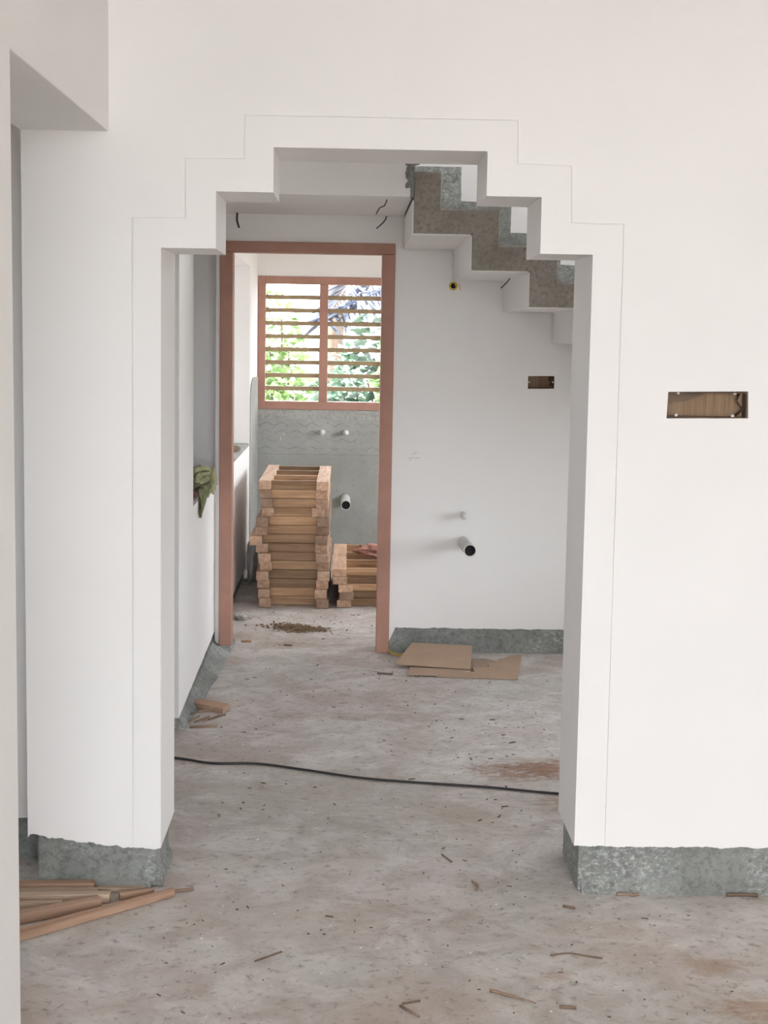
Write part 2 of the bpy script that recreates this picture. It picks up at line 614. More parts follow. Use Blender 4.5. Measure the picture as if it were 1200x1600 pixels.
# sloping mortar fillet on the floor along the hall wall
bm = bmesh.new()
prev = None
for i in range(25):
    y = 6.16 + (7.74 - 6.16) * i / 24
    w = .02 + .066 * i / 24 + .010 * noise.noise(Vector((y * 5, 3, 1)))
    h = .075 + .012 * noise.noise(Vector((y * 7, 1, 4)))
    x = LX1 - TH - .004
    row = [bm.verts.new(p) for p in ((x, y, -.01), (x + .004, y, h), (x + .012 + w * .2, y, h * .55),
                                     (x + .02 + w * .5, y, .022), (x + .025 + w, y, .0), (x + .025 + w, y, -.01))]
    if prev:
        for a in range(5):
            bm.faces.new((prev[a], prev[a + 1], row[a + 1], row[a]))
    else:
        bm.faces.new(row)
    prev = row
bm.faces.new(prev)
struct(obj('trim_5', bm, CEMENT, smooth=True))
# window-opening sills in the left wall
bm = bmesh.new()
box(bm, LX0 + .002, LX1 - .001, 6.665, 8.27, sill_z - .02, sill_z)
struct(obj('trim_6', bm, GRANITE))
bm = bmesh.new()
box(bm, LX0 + .002, LX1 - .001, 8.70, 10.38, .86, .876)
struct(obj('trim_7', bm, MORTAR))

# ------------------------------------------------------------------ far wall with the door opening
DX0, DX1, DZ = -.654, .216, 2.070
far_jag = [(DX1, .055)] + jag(.25, 2.35, .128, .008, .012, seed=43)
HOLE2 = [(.897, 1.360), (1.030, 1.363), (1.030, 1.427), (.897, 1.424)]
bm = bmesh.new()
prism(bm, [(-.674, .03), (DX0, .03), (DX0, DZ), (DX1, DZ)] + far_jag + [(2.35, 4.82), (-.918, 4.82), (-.918, 2.12), (-.674, 2.12)],
      FW, FWB, 'y', [HOLE2])
struct(obj('wall_far', bm, PAINT))
bm = bmesh.new()
box(bm, DX1 + .004, 2.35, FW + .006, FWB - .01, 0, .2)
struct(obj('baseboard_far', bm, CEMENT))
bm = bmesh.new()
box(bm, -.93, -.676, 8.275, 8.4, .875, 2.06)
struct(obj('wall_left_far', bm, PAINT))
bm = bmesh.new()
box(bm, -.68, -.585, 7.70, 7.99, -.01, .03)
struct(obj('trim_8', bm, CEMENT, bevel=.012))

# door frame standing in the far wall
door = thing('door_1', ((DX0 + DX1) / 2, FW, 0), 'pink-brown primed wooden door frame without a door', 'door frame')
del door['label'], door['category']
struct(door)


def dpart(name, x0, x1, z0, z1):
    b_ = bmesh.new()
    cx = (DX0 + DX1) / 2
    box(b_, x0 - cx, x1 - cx, -.018, .10, z0, z1)
    return obj(name, b_, PRIMER, door, bevel=.004)


dpart('jamb', DX0 + .001, -.589, .028, 2.015)
dpart('jamb', .151, DX1 + .001, .0, 2.015)
dpart('head', DX0 + .001, DX1 + .001, 2.016, DZ)

# ------------------------------------------------------------------ end wall with the louvred window
WX0, WX1, WZ0, WZ1 = -.674, .280, 1.066, 2.028
bm = bmesh.new()
prism(bm, [(-3.6, 0), (2.0, 0), (2.0, 3.02), (-3.6, 3.02)], EW, EW + .23, 'y',
      [[(WX0, WZ0), (WX1, WZ0), (WX1, WZ1), (WX0, WZ1)], [(LB_WIN[0], LB_WIN[2]), (LB_WIN[1], LB_WIN[2]), (LB_WIN[1], LB_WIN[3]), (LB_WIN[0], LB_WIN[3])]])
struct(obj('wall_end', bm, PAINT))
bm = bmesh.new()
box(bm, -.674, 2.0, EW - .012, EW - .0005, 0, 1.0)
struct(obj('trim_2', bm, DADO))
bm = bmesh.new()
top = jag(-.674, 2.0, .998, .010, .05, seed=61)
prism(bm, top + [(2.0, 1.064), (-.674, 1.064)], EW - .016, EW - .0005)
struct(obj('trim_3', bm, MORTAR))
# grey plaster on the left wall of the end room, rounded top
bm = bmesh.new()
arc = [(10.40 + .35 * (1 - math.cos(t)), 1.20 + .11 * math.sin(t)) for t in [math.pi / 2 * i / 6 for i in range(7)]]
prism(bm, [(10.40, .02)] + arc + [(EW - .013, 1.30), (EW - .013, .02)], LX1 + .0005, LX1 + .007, 'x')
struct(obj('trim_9', bm, MORTAR))

win = thing('window_1', ((WX0 + WX1) / 2, EW, WZ0), 'x', 'x')
del win['label'], win['category']
struct(win)
wc = (WX0 + WX1) / 2


def wpart(name, x0, x1, z0, z1, mat=PRIMER, y0=-.014, y1=.085, bv=.003):
    b_ = bmesh.new()
    box(b_, x0 - wc, x1 - wc, y0, y1, z0 - WZ0, z1 - WZ0)
    return obj(name, b_, mat, win, bevel=bv)


wpart('window_jamb', WX0 + .001, -.618, WZ0 + .001, WZ1 - .001)
wpart('window_jamb', .224, WX1 - .001, WZ0 + .001, WZ1 - .001)
wpart('window_head', -.6175, .2235, 1.973, WZ1 - .001)
wpart('window_sill', -.6175, .2235, WZ0 + .001, 1.126)
wpart('mullion', -.228, -.166, 1.1265, 1.9725)
slat_mesh = None
for s, (a, b) in enumerate(((-.6175, -.2285), (-.1655, .2235))):
    for i in range(8):
        z = 1.973 - .0942 * (i + 1)
        if slat_mesh is None:
            o = wpart('slat', a, b, z - .0155, z + .0155, BAR, .02, .05, .002)
            slat_mesh = o.data
            o.data.transform(Matrix.Translation((-((a + b) / 2 - wc), 0, -(z - WZ0))))
        else:
            o = bpy.data.objects.new('slat', slat_mesh)
            COL.objects.link(o)
            o.parent = win
        o.location = ((a + b) / 2 - wc, 0, z - WZ0)

# ------------------------------------------------------------------ outer shell (out of frame): right, back and side walls
bm = bmesh.new()


def hole(a):
    return [(a[0], a[2]), (a[1], a[2]), (a[1], a[3]), (a[0], a[3])]


prism(bm, [(-2.3, 0), (AF, 0), (AF, 3.02), (-2.3, 3.02)], 4.0, 4.23, 'x', [hole(FR_WIN)])
prism(bm, [(AB, 0), (FW, 0), (FW, 4.82), (6.45, 4.82), (6.45, 3.02), (AB, 3.02)], 2.35, 2.58, 'x', [hole(PS_WIN), hole(UP_WIN)])
prism(bm, [(FWB, 0), (EW, 0), (EW, 3.02), (FWB, 3.02)], 2.0, 2.23, 'x', [hole(EN_WIN)])
struct(obj('wall_right', bm, PAINT))
bm = bmesh.new()
prism(bm, [(-3.6, 0), (FR_DOOR[0], 0), (FR_DOOR[0], FR_DOOR[3]), (FR_DOOR[1], FR_DOOR[3]), (FR_DOOR[1], 0), (4.23, 0), (4.23, 3.02), (-3.6, 3.02)], -2.5, -2.3)
struct(obj('wall_back', bm, PAINT))
bm = bmesh.new()
box(bm, -.92, 2.35, 6.45, 6.60, 3.0, 4.82)
struct(obj('wall_upper_front', bm, PAINT))
bm = bmesh.new()
box(bm, -1.15, -.92, 6.45, 7.98, 3.0, 4.82)
struct(obj('wall_upper_left', bm, PAINT))
# the side rooms beyond the left wall
bm = bmesh.new()
prism(bm, [(-2.5, 0), (11.47, 0), (11.47, 3.02), (-2.5, 3.02)], -3.8, -3.6, 'x', [[(LA_ADDED[0], LA_ADDED[2]), (LA_ADDED[1], LA_ADDED[2]), (LA_ADDED[1], LA_ADDED[3]), (LA_ADDED[0], LA_ADDED[3])], [(LC_ADDED[0], LC_ADDED[2]), (LC_ADDED[1], LC_ADDED[2]), (LC_ADDED[1], LC_ADDED[3]), (LC_ADDED[0], LC_ADDED[3])]])
struct(obj('wall_outer', bm, PAINT))
bm = bmesh.new()
side_jag = jag(-3.6, -.92, .135, .004, .05, seed=71)
prism(bm, side_jag + [(-.921, 3.0), (-3.6, 3.0)], 4.58, 4.688)
struct(obj('wall_side_room', bm, PAINT))
bm = bmesh.new()
box(bm, -3.6, -.922, 4.595, 4.66, 0, .2)
struct(obj('baseboard_side_room', bm, CEMENT))
bm = bmesh.new()
box(bm, -3.6, -.93, 8.27, 8.4, 0, 3.0)
struct(obj('wall_side_partition', bm, PAINT))

# ------------------------------------------------------------------ staircase: folded concrete plate
SY0, SY1 = 6.645, 7.745
NS = 5
G_, R_ = .252, .1515
T = lambda k: 2.157 - R_ * k
B = lambda k: 2.052 - R_ * k
top = [(.262, 2.312), (.378, 2.312)]
for k in range(NS):
    top += [(.378 + G_ * k, T(k)), (.378 + G_ * (k + 1), T(k))]
top.append((.378 + G_ * NS, T(NS)))
bot = [(.262 + G_ * NS, B(NS)), ]
for k in range(NS - 1, -1, -1):
    bot += [(.262 + G_ * (k + 1), B(k)), (.262 + G_ * k, B(k))]
end_x = 2.345
prof = top + [(end_x, T(NS)), (end_x, B(NS))] + bot
pp = []
for p in prof:
    if not pp or (abs(p[0] - pp[-1][0]) + abs(p[1] - pp[-1][1])) > 1e-5:
        pp.append(p)
stairs = thing('staircase', (.262, SY0, 0), 'raw grey concrete folded-plate staircase rising behind the stepped arch', 'staircase')


def spart(name, b_, mat, bevel=0.0):
    bmesh.ops.translate(b_, verts=b_.verts, vec=(-.262, -SY0, 0))
    return obj(name, b_, mat, stairs, bevel=bevel)


bm = bmesh.new()
prism(bm, pp, SY0, SY1 - .002)
spart('stair_slab', bm, CONCRETE, .004)
# plaster on the underside, following each soffit
bm = bmesh.new()
t_ = .006
for k in range(NS):
    box(bm, .262 + G_ * k - (.0 if k else .0), .262 + G_ * (k + 1) - t_, SY0 + .006, SY1 - .002, B(k) - t_, B(k) - .0005)
    box(bm, .262 + G_ * k - t_, .262 + G_ * k - .0005, SY0 + .006, SY1 - .002, B(k) - t_, (B(k - 1) - t_) if k else 2.19)
box(bm, .262 + G_ * NS, end_x, SY0 + .006, SY1 - .002, B(NS) - t_, B(NS) - .0005)
spart('soffit_plaster', bm, PAINT)
# pale mortar lip along the steps' arris
for k in range(-1, NS):
    bm = bmesh.new()
    x0 = .378 + G_ * k + (0 if k >= 0 else .15)
    x1 = .378 + G_ * (k + 1)
    box(bm, x0, x1 - .004, SY0 - .003, SY0 + .012, T(k) - .006, T(k) + .002)
    spart('mortar_lip', bm, MORTAR)

# landing slab at the head of the flight
bm = bmesh.new()
box(bm, LW + .002, .245, SY0 - .012, SY0 + .06, 2.205, 2.375)
box(bm, LW + .002, .2545, SY0 + .06, FW - .002, 2.205, 2.30)
struct(obj('trim_10', bm, PAINT))
bm = bmesh.new()
edge = [(.2455, 2.215), (.262, 2.215), (.2615, 2.372), (.235, 2.374)]
prism(bm, [(.2465, 2.203), (.2612, 2.205), (.2612, 2.34), (.285, 2.345), (.28, 2.372), (.2465, 2.372)], SY0 - .014, SY0 + .06)
o = obj('mortar_joint', bm, CEMENT)
bm = bmesh.new()
for i in range(18):
    lump(bm, (.243 + rnd.uniform(-.014, .008), SY0 - .014, rnd.uniform(2.24, 2.36)), (.010, .006, rnd.uniform(.008, .02)), .3, 1, i)
bmesh.ops.translate(bm, verts=bm.verts, vec=(0, 0, 0))
p2 = obj('mortar_spatter', bm, CEMENT, o)
struct(o)
o.name = 'trim_12'
# rough cement skirting stepping down the wall above the treads
sk = [(-.6, 2.314), (-.6, 2.452), (.537, 2.450)]
for k in range(NS):
    sk += [(.537 + G_ * k, T(k) + .128), (.537 + G_ * (k + 1), T(k) + .126 - .004)]
sk += [(end_x, T(NS) + .125), (end_x, T(NS) + .001)]
for k in range(NS - 1, -1, -1):
    sk += [(.378 + G_ * (k + 1) + .001, T(k + 1) + .001), (.378 + G_ * (k + 1) + .001, T(k) + .001)]
sk += [(.379, T(0) + .001), (.379, 2.314)]
q = []
for a, b in zip(sk, sk[1:] + sk[:1]):
    q.append(a)
    d = Vector((b[0] - a[0], b[1] - a[1]))
    if 2 < len(q) and d.length > .09 and a[1] > 1.3 and len(q) < 60 and q[-1][0] >= .53 and b[0] >= a[0]:
        for i in range(1, 6):
            f = i / 6
            s = .004 * noise.noise(Vector((a[0] * 31 + f * 9, a[1] * 17, 5)))
            q.append((a[0] + d.x * f + s * (d.y != 0), a[1] + d.y * f + s))
bm = bmesh.new()
prism(bm, q, FW - .012, FW - .0005)
struct(obj('baseboard_stair', bm, CEMENT))

# ------------------------------------------------------------------ switch boxes let into the walls
def switch_box(name, label, cx, y, cz, w, h, lugs, seed):
    t = thing(name, (cx, y, cz), label, 'box', None)
    d = .05
    b_ = bmesh.new()
    box(b_, -w / 2, w / 2, d, d + .004, -h / 2, h / 2)
    obj('back_panel', b_, BOXBOARD, t)
    b_ = bmesh.new()
    for (x0, x1, z0, z1) in ((-w / 2, w / 2, h / 2, h / 2 + .003), (-w / 2, w / 2, -h / 2 - .003, -h / 2),
                             (-w / 2 - .003, -w / 2, -h / 2, h / 2), (w / 2, w / 2 + .003, -h / 2, h / 2)):
        box(b_, x0, x1, .004, d, z0, z1)
    obj('side_walls', b_, BOXMETAL, t)
    for (lx, lz) in lugs:
        b_ = bmesh.new()
        lump(b_, (0, 0, 0), (.0052, .004, .0052), .1, 2, seed)
        obj('lug', b_, LUG, t, True, loc=(lx, .012, lz))
    return t


SB = switch_box('switch_box', 'wide recessed switch box with four white lugs in the front wall', 1.016, AF, 1.4365, .222, .068,
                [(-.082, .033), (.080, .034), (-.086, -.031), (.076, -.031)], 3)
b_ = bmesh.new()     # paper flap curling off the backing
fl = []
for i in range(9):
    f = i / 8
    fl.append(((bm_x := -.106 + .10 * f), .036 - .012 * math.sin(f * 3.1), .028), )
rows = [[b_.verts.new((-.108 + .10 * i / 8, .030 - .014 * math.sin(i / 8 * 3.1) * (j / 2) + .004 * (1 - j / 2), .032 - (.028 - .022 * (i / 8) ** 1.5) * j / 2))
         for i in range(9)] for j in range(3)]
for j in range(2):
    for i in range(8):
        b_.faces.new((rows[j][i], rows[j][i + 1], rows[j + 1][i + 1], rows[j + 1][i]))
bmesh.ops.solidify(b_, geom=b_.faces[:], thickness=.001)
obj('paper_flap', b_, CARD, SB)
b_ = bmesh.new()
tube(b_, [(.10, .048, .03), (.086, .02, .012), (.105, .02, -.012), (.092, .04, -.03)], .004, 6)
obj('wire_stub', b_, BOXMETAL, SB, True)
SB2 = switch_box('switch_box', 'small dark recessed switch box in the far wall beneath the stairs', .9635, FW, 1.3935, .127, .058,
                 [(-.060, 0), (.060, .002)], 5)
b_ = bmesh.new()
tube(b_, [(.05, .048, .026), (.042, .02, .012), (.056, .02, .0), (.05, .04, -.012)], .004, 6)
obj('wire_stub', b_, BOXMETAL, SB2, True)


# ------------------------------------------------------------------ pipes, taps, wires
def pipe(name, label, base, tip, r, mat, wall, seg=24):
    base, tip = Vector(base), Vector(tip)
    t = thing(name, base, label, 'pipe')
    d = tip - base
    b_ = bmesh.new()
    outer = []
    inner = []
    a = d.normalized().cross(Vector((0, 0, 1))).normalized()
    c = d.normalized().cross(a)
    for ring_p, rr in ((Vector((0, 0, 0)), r), (d, r), (d, r - wall), (d * .35, r - wall)):
        outer.append([b_.verts.new(ring_p + (a * math.cos(2 * math.pi * j / seg) + c * math.sin(2 * math.pi * j / seg)) * rr) for j in range(seg)])
    for i in range(3):
        for j in range(seg):
            b_.faces.new((outer[i][j], outer[i][(j + 1) % seg], outer[i + 1][(j + 1) % seg], outer[i + 1][j]))
    obj('pipe_wall', b_, mat, t, True)
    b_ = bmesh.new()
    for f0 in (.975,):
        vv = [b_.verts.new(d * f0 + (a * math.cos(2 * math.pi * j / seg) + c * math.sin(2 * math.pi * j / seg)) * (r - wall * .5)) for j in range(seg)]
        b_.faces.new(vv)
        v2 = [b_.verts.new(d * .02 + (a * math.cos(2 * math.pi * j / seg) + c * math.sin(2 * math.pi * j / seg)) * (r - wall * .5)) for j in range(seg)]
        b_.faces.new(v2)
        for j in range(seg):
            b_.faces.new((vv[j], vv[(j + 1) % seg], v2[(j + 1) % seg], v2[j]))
    obj('hollow_shade', b_, DARK, t, False)  # near-black plug close to the mouth, painted in for the pipe's inner shade
    return t


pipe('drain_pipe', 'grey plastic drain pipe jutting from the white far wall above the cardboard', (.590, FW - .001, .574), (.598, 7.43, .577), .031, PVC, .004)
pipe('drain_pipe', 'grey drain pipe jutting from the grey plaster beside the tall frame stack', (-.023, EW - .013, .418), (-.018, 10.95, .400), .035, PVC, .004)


def stub(name, label, loc, ln, r, mat, cat='pipe'):
    t = thing(name, loc, label, cat)
    b_ = bmesh.new()
    tube(b_, [(0, 0, 0), (.0, -ln * .5, 0), (.0, -ln + .003, 0)], r, 20)
    obj('stub_body', b_, mat, t, True)
    b_ = bmesh.new()
    tube(b_, [(0, -ln + .0031, 0), (0, -ln - .006, 0)], r * .72, 20)
    obj('stub_cap', b_, mat, t, True)
    return t


stub('water_stub', 'short white capped water stub above the drain pipe on the white far wall', (.585, FW - .001, .716), .07, .017, PVC_W)
stub('water_stub', 'white capped water stub below the louvred window, the one nearer the corner', (-.198, EW - .013, .905), .06, .020, PVC_W)
stub('water_stub', 'white capped water stub below the louvred window, the one nearer the door frame', (-.025, EW - .013, .905), .06, .020, PVC_W)


def wire(label, pts, r=.0035, mat=GREYWIRE, name='loose_wire', cat='wire'):
    b_ = bmesh.new()
    pts = [Vector(p) for p in pts]
    o0 = pts[0].copy()
    tube(b_, [p - o0 for p in smooth_path(pts, 6)], r, 8)
    return tag(obj(name, b_, mat, None, True, loc=o0), label, cat)


wire('black wire end hanging under the landing above the door frame corner', [(-.567, 7.70, 2.204), (-.566, 7.68, 2.165), (-.555, 7.68, 2.130)], .0045, BLACKWIRE)
wire('frayed wire hanging from the landing soffit near the stair slab', [(.150, 6.80, 2.204), (.140, 6.82, 2.180), (.120, 6.85, 2.172), (.104, 6.86, 2.145)], .003)
wire('frayed wire poking out of the far wall just above the door frame', [(.172, FW - .002, 2.215), (.160, 7.73, 2.18), (.12, 7.72, 2.142)], .0035)
wire('thin wire hanging below the second step soffit beside the yellow outlet', [(.735, 7.2, 1.888), (.725, 7.22, 1.872), (.700, 7.25, 1.845)], .003)

t = thing('light_outlet', (.509, FW - .001, 1.867), 'yellow ring of a light outlet on the wall under the stairs', 'outlet')
b_ = bmesh.new()
seg = 24
rings = [[b_.verts.new((math.cos(2 * math.pi * j / seg) * r, y, math.sin(2 * math.pi * j / seg) * r)) for j in range(seg)]
         for r, y in ((.021, 0), (.021, -.012), (.013, -.012), (.013, -.002))]
for i in range(3):
    for j in range(seg):
        b_.faces.new((rings[i][j], rings[i][(j + 1) % seg], rings[i + 1][(j + 1) % seg], rings[i + 1][j]))
obj('ring', b_, YELLOW, t, True)
b_ = bmesh.new()
tube(b_, [(0, -.001, 0), (0, -.004, 0)], .0128, 20)
obj('hollow_shade', b_, DARK, t)  # near-black disc painting the shade inside the ring
b_ = bmesh.new()
tube(b_, smooth_path([(.006, -.010, .002), (.022, -.018, .008), (.032, -.016, -.004), (.033, -.012, -.02)], 5), .0022, 6)
obj('wire_tail', b_, YELLOW, t, True)

# power cable across the floor
cab = [(-1.35, 5.78), (-.95, 5.76), (-.656, 5.723), (-.502, 5.655), (-.335, 5.655), (-.164, 5.585), (.051, 5.484), (.237, 5.434), (.512, 5.38), (.757, 5.31), (1.3, 5.2), (2.1, 5.25)]
b_ = bmesh.new()
tube(b_, smooth_path([(x, y, .0055) for x, y in cab], 8), .0046, 8)
tag(obj('power_cable', b_, BLACKWIRE, None, True), 'black power cable snaking across the concrete floor behind the arch', 'cable')
b_ = bmesh.new()
tube(b_, smooth_path([(-.615, 6.75, .002), (-.5, 6.93, .002), (-.38, 6.99, .002), (-.18, 7.07, .002), (.02, 7.30, .002), (.229, 7.25, .002)], 8), .0022, 6)
tag(obj('string', b_, STONE, None, True), 'thin pale string lying across the hall floor', 'string')
b_ = bmesh.new()
tube(b_, smooth_path([(.203, 7.83, .02), (.222, 7.72, .012), (.25, 7.66, .008), (.30, 7.63, .008)], 6), .005, 8)
tag(obj('yellow_wire', b_, YELLOW, None, True), 'short yellow wire end on the floor at the foot of the door frame', 'wire')


# ------------------------------------------------------------------ wooden frames stacked in the end room
def frame_parts(th, ln, ws, wr, sw):
    """meshes of one frame: stile along y, rail along x; built once, shared"""
    b_ = bmesh.new()
    box(b_, -sw / 2, sw / 2, 0, ln, 0, th)
    bmesh.ops.bevel(b_, geom=b_.edges[:], offset=.002, segments=1, affect='EDGES')
    st = bpy.data.meshes.new('stile')
    b_.to_mesh(st)
    b_.free()
    st.materials.append(TEAK_Y)
    b_ = bmesh.new()
    box(b_, -ws / 2, ws / 2, 0, wr, .0012, th - .0012)
    rl = bpy.data.meshes.new('rail')
    b_.to_mesh(rl)
    b_.free()
    rl.materials.append(TEAK_X)
    return st, rl


def make_frame(name, loc, rz, label, group, meshes, half, ln, hornL, hornR, wr, jl, jr, pitch):
    t = thing(name, loc, label, 'frame', group, (0, 0, rz))
    st, rl = meshes
    for sgn, horn, jj in ((-1, hornL, jl), (1, hornR, jr)):
        o_ = bpy.data.objects.new('stile', st)
        COL.objects.link(o_)
        o_.parent = t
        o_.location = (sgn * half + jj, -horn, 0)
    for i in range(4):
        o_ = bpy.data.objects.new('rail', rl)
        COL.objects.link(o_)
        o_.parent = t
        o_.location = ((jl + jr) / 2, .012 + i * pitch, 0)
    return t


ORD = ['topmost', 'second from the top', 'third from the top', 'fourth from the top', 'fifth from the top', 'sixth from the top',
       'seventh from the top', 'eighth from the top', 'ninth from the top', 'tenth from the top', 'eleventh from the top',
       'third from the floor', 'second from the floor', 'lowest']
# (left edge, right edge) of each layer's stile ends in metres, and how far each horn sticks out
lay = [(-.531, -.118, .014, .045), (-.528, -.123, .010, .02), (-.518, -.118, .013, .085), (-.512, -.145, .012, .012), (-.541, -.112, .100, .06),
       (-.548, -.112, .06, .030), (-.578, -.120, .115, .08), (-.545, -.121, .03, .020), (-.526, -.117, .075, .07), (-.522, -.106, .035, .025),
       (-.540, -.106, .070, .085), (-.536, -.113, .025, .035), (-.530, -.121, .065, .075), (-.522, -.110, .085, .095)]
TH_L, PIT = .0530, .0536
SW = .072
for i, (xl, xr, hl, hr) in enumerate(lay):
    z = .002 + PIT * (len(lay) - 1 - i)
    half = (xr - xl - SW) / 2
    ws = max(.2, 2 * half - SW - .0008)
    meshes = frame_parts(TH_L, 1.10, ws, .036, SW)
    make_frame('window_frame', ((xl + xr) / 2, 9.075 + rnd.uniform(-.006, .006), z), 0,
               f'teak window frame lying {ORD[i]} in the tall stack against the grey wall', 'frames in the tall stack',
               meshes, half, 1.10, hl, hr, .036, 0, 0, .332)
ORD2 = ['topmost', 'second', 'middle', 'fourth', 'lowest']
lay2 = [(-.092, .03), (-.086, .055), (-.052, .06), (-.045, .085), (-.060, .06)]
ORD2 = ['topmost', 'second from the top', 'third from the top', 'second from the floor', 'lowest']
for i, (xl, hl) in enumerate(lay2):
    z = .002 + .0452 * (4 - i)
    W2 = .52
    half = (W2 - .085) / 2
    meshes = frame_parts(.0446, 1.12, 2 * half - .0858, .036, .085)
    make_frame('window_frame', (xl + W2 / 2, 9.085 + .01 * (i % 2), z), 0,
               f'teak window frame lying {ORD2[i]} in the low stack behind the door jamb', 'frames in the low stack',
               meshes, half, 1.12, hl, hl, .036, 0, 0, .34)

# pink cloth on the low stack
b_ = bmesh.new()
lump(b_, (0, 0, .026), (.105, .10, .042), .55, 4, 4, 2.6, flat=0.0)
lump(b_, (.09, -.01, .03), (.07, .10, .045), .5, 3, 8, 2.6, flat=0.0)
tag(obj('pink_cloth', b_, PINKCLOTH, None, True, loc=(.160, 9.62, .2295)), 'crumpled pink plastic cloth lying on the low frame stack', 'cloth')
# pale sack squeezed behind the tall stack
b_ = bmesh.new()
lump(b_, (0, 0, .13), (.035, .16, .17), .35, 3, 2, 1.8, flat=0.0)
tag(obj('plastic_sack', b_, SACK, None, True, loc=(-.624, 10.0, .0)), 'pale plastic sack slumped between the tall frame stack and the wall', 'sack')

# sawdust heap and stone
b_ = bmesh.new()
for i in range(420):
    gx, gy = rnd.gauss(0, .42), rnd.gauss(0, .40)
    q = min(1, math.hypot(gx, gy))
    x, y = .19 * gx + .03 * gy, .12 * gy - .16 * gx * .45
    s = rnd.uniform(.002, .007)
    z = .014 * (1 - q) * rnd.random()
    box(b_, x - s, x + s * rnd.uniform(.4, 1.6), y - s, y + s, z, z + s)
o = tag(obj('sawdust_heap', b_, SAWDUST, None, loc=(-.275, 8.36, .001)), 'low brown heap of sawdust and chips in front of the frame stack', 'sawdust')
o['kind'] = 'stuff'
b_ = bmesh.new()
lump(b_, (0, 0, .018), (.05, .045, .026), .4, 3, 14, 1.6, flat=0.0)
tag(obj('stone', b_, STONE, None, False, loc=(-.588, 8.62, 0)), 'pale lump of stone just inside the door frame', 'stone')

# olive cloth on the sill
t = thing('olive_cloth', (-.705, 7.20, sill_z), 'crumpled olive green cloth hanging over the sill edge by the door frame', 'cloth')
b_ = bmesh.new()
lump(b_, (-.005, .06, .055), (.048, .20, .040), .6, 4, 21, 2.2, flat=.001)
lump(b_, (.040, .16, .025), (.030, .10, .062), .5, 4, 23, 2.0)
obj('folded_cloth', b_, CLOTH, t, True)
b_ = bmesh.new()
# hanging pointed flap in front of the wall
fl = [(-.36, .03), (-.18, .04), (.02, .02), (-.06, -.05), (-.16, -.085), (-.30, -.135), (-.34, -.08)]
nx = 10
rows = []
for i in range(nx + 1):
    f = i / nx
    wd = (1 - f) ** .8
    row = []
    for j in range(9):
        g = j / 8 - .5
        row.append(b_.verts.new((.036 + .012 * math.sin(g * 14 + f * 2) * (.4 + wd) + .006 * f, -.18 + .18 * (1 - f) * .4 + g * .34 * wd - .16 * f, .03 - .125 * f)))
    rows.append(row)
for i in range(nx):
    for j in range(8):
        b_.faces.new((rows[i][j], rows[i][j + 1], rows[i + 1][j + 1], rows[i + 1][j]))
bmesh.ops.solidify(b_, geom=b_.faces[:], thickness=.003)
obj('hanging_flap', b_, CLOTH, t, True)
b_ = bmesh.new()
for (y, z, r, l) in ((.22, .068, .014, .18), (.05, .09, .013, .2), (.24, -.01, .015, .12)):
    tube(b_, smooth_path([(-.01, y - l, z + .01), (.025, y - l * .4, z + .012), (.045, y, z)], 5), r, 10, True, r * .8)
obj('rolled_fold', b_, CLOTH, t, True)
b_ = bmesh.new()
lump(b_, (0, 0, .012), (.018, .06, .014), .3, 2, 33, 1.5, flat=0)
tag(obj('brick_scrap', b_, BRICK, None, loc=(-.70, 6.86, sill_z)), 'small dark red brick scrap on the hall sill end', 'brick')
b_ = bmesh.new()
lump(b_, (0, 0, .014), (.035, .12, .017), .5, 2, 35, 1.5, flat=0)
tag(obj('brick_scrap', b_, DIRT, None, loc=(-.725, 9.72, .876)), 'small dark rubble piece on the sill inside the end room', 'rubble')


# ------------------------------------------------------------------ cardboard on the hall floor
def sheet(name, label, pts, z_of, mat, th=.004):
    b_ = bmesh.new()
    prism(b_, [(p[0], p[1]) for p in pts], 0, th, 'z')
    for v in b_.verts:
        v.co.z += z_of(v.co.x, v.co.y)
    return tag(obj(name, b_, mat, None), label, 'cardboard', 'torn cardboard under the drain pipe')


def torn(a, b, n, amp, seed):
    out = []
    for i in range(1, n):
        f = i / n
        out.append((a[0] + (b[0] - a[0]) * f + amp * noise.noise(Vector((f * 6, seed, 0))),
                    a[1] + (b[1] - a[1]) * f + amp * noise.noise(Vector((f * 8, seed, 9))) + amp * .5 * noise.noise(Vector((f * 25, seed, 4)))))
    return out


sheet('cardboard', 'flat brown cardboard sheet topmost, leaning on the grey skirting', [(.239, 7.374), (.603, 7.308), (.640, 7.66), (.335, 7.70)],
      lambda x, y: .012 + max(0, (y - 7.33)) * .13, CARD)
sheet('cardboard', 'narrow torn cardboard strip sticking out beneath the topmost sheet',
      [(.295, 7.193), (.455, 7.186)] + torn((.455, 7.186), (.56, 7.262), 5, .015, 3) + [(.60, 7.29), (.58, 7.40), (.32, 7.42)], lambda x, y: .006, CARD)
sheet('cardboard', 'large torn cardboard sheet with a ragged inner edge beneath the others',
      [(.430, 7.178), (.815, 7.137), (.895, 7.70), (.84, 7.69)] + torn((.84, 7.69), (.63, 7.33), 12, .05, 7) + [(.62, 7.28)] + torn((.62, 7.28), (.44, 7.21), 8, .02, 11),
      lambda x, y: .002, CARD)
sheet('cardboard', 'pinkish corrugated cardboard scrap showing behind the ragged tear',
      [(.60, 7.30), (.72, 7.40), (.77, 7.55), (.70, 7.62), (.62, 7.60)], lambda x, y: .0004, CARD_E, .0012)


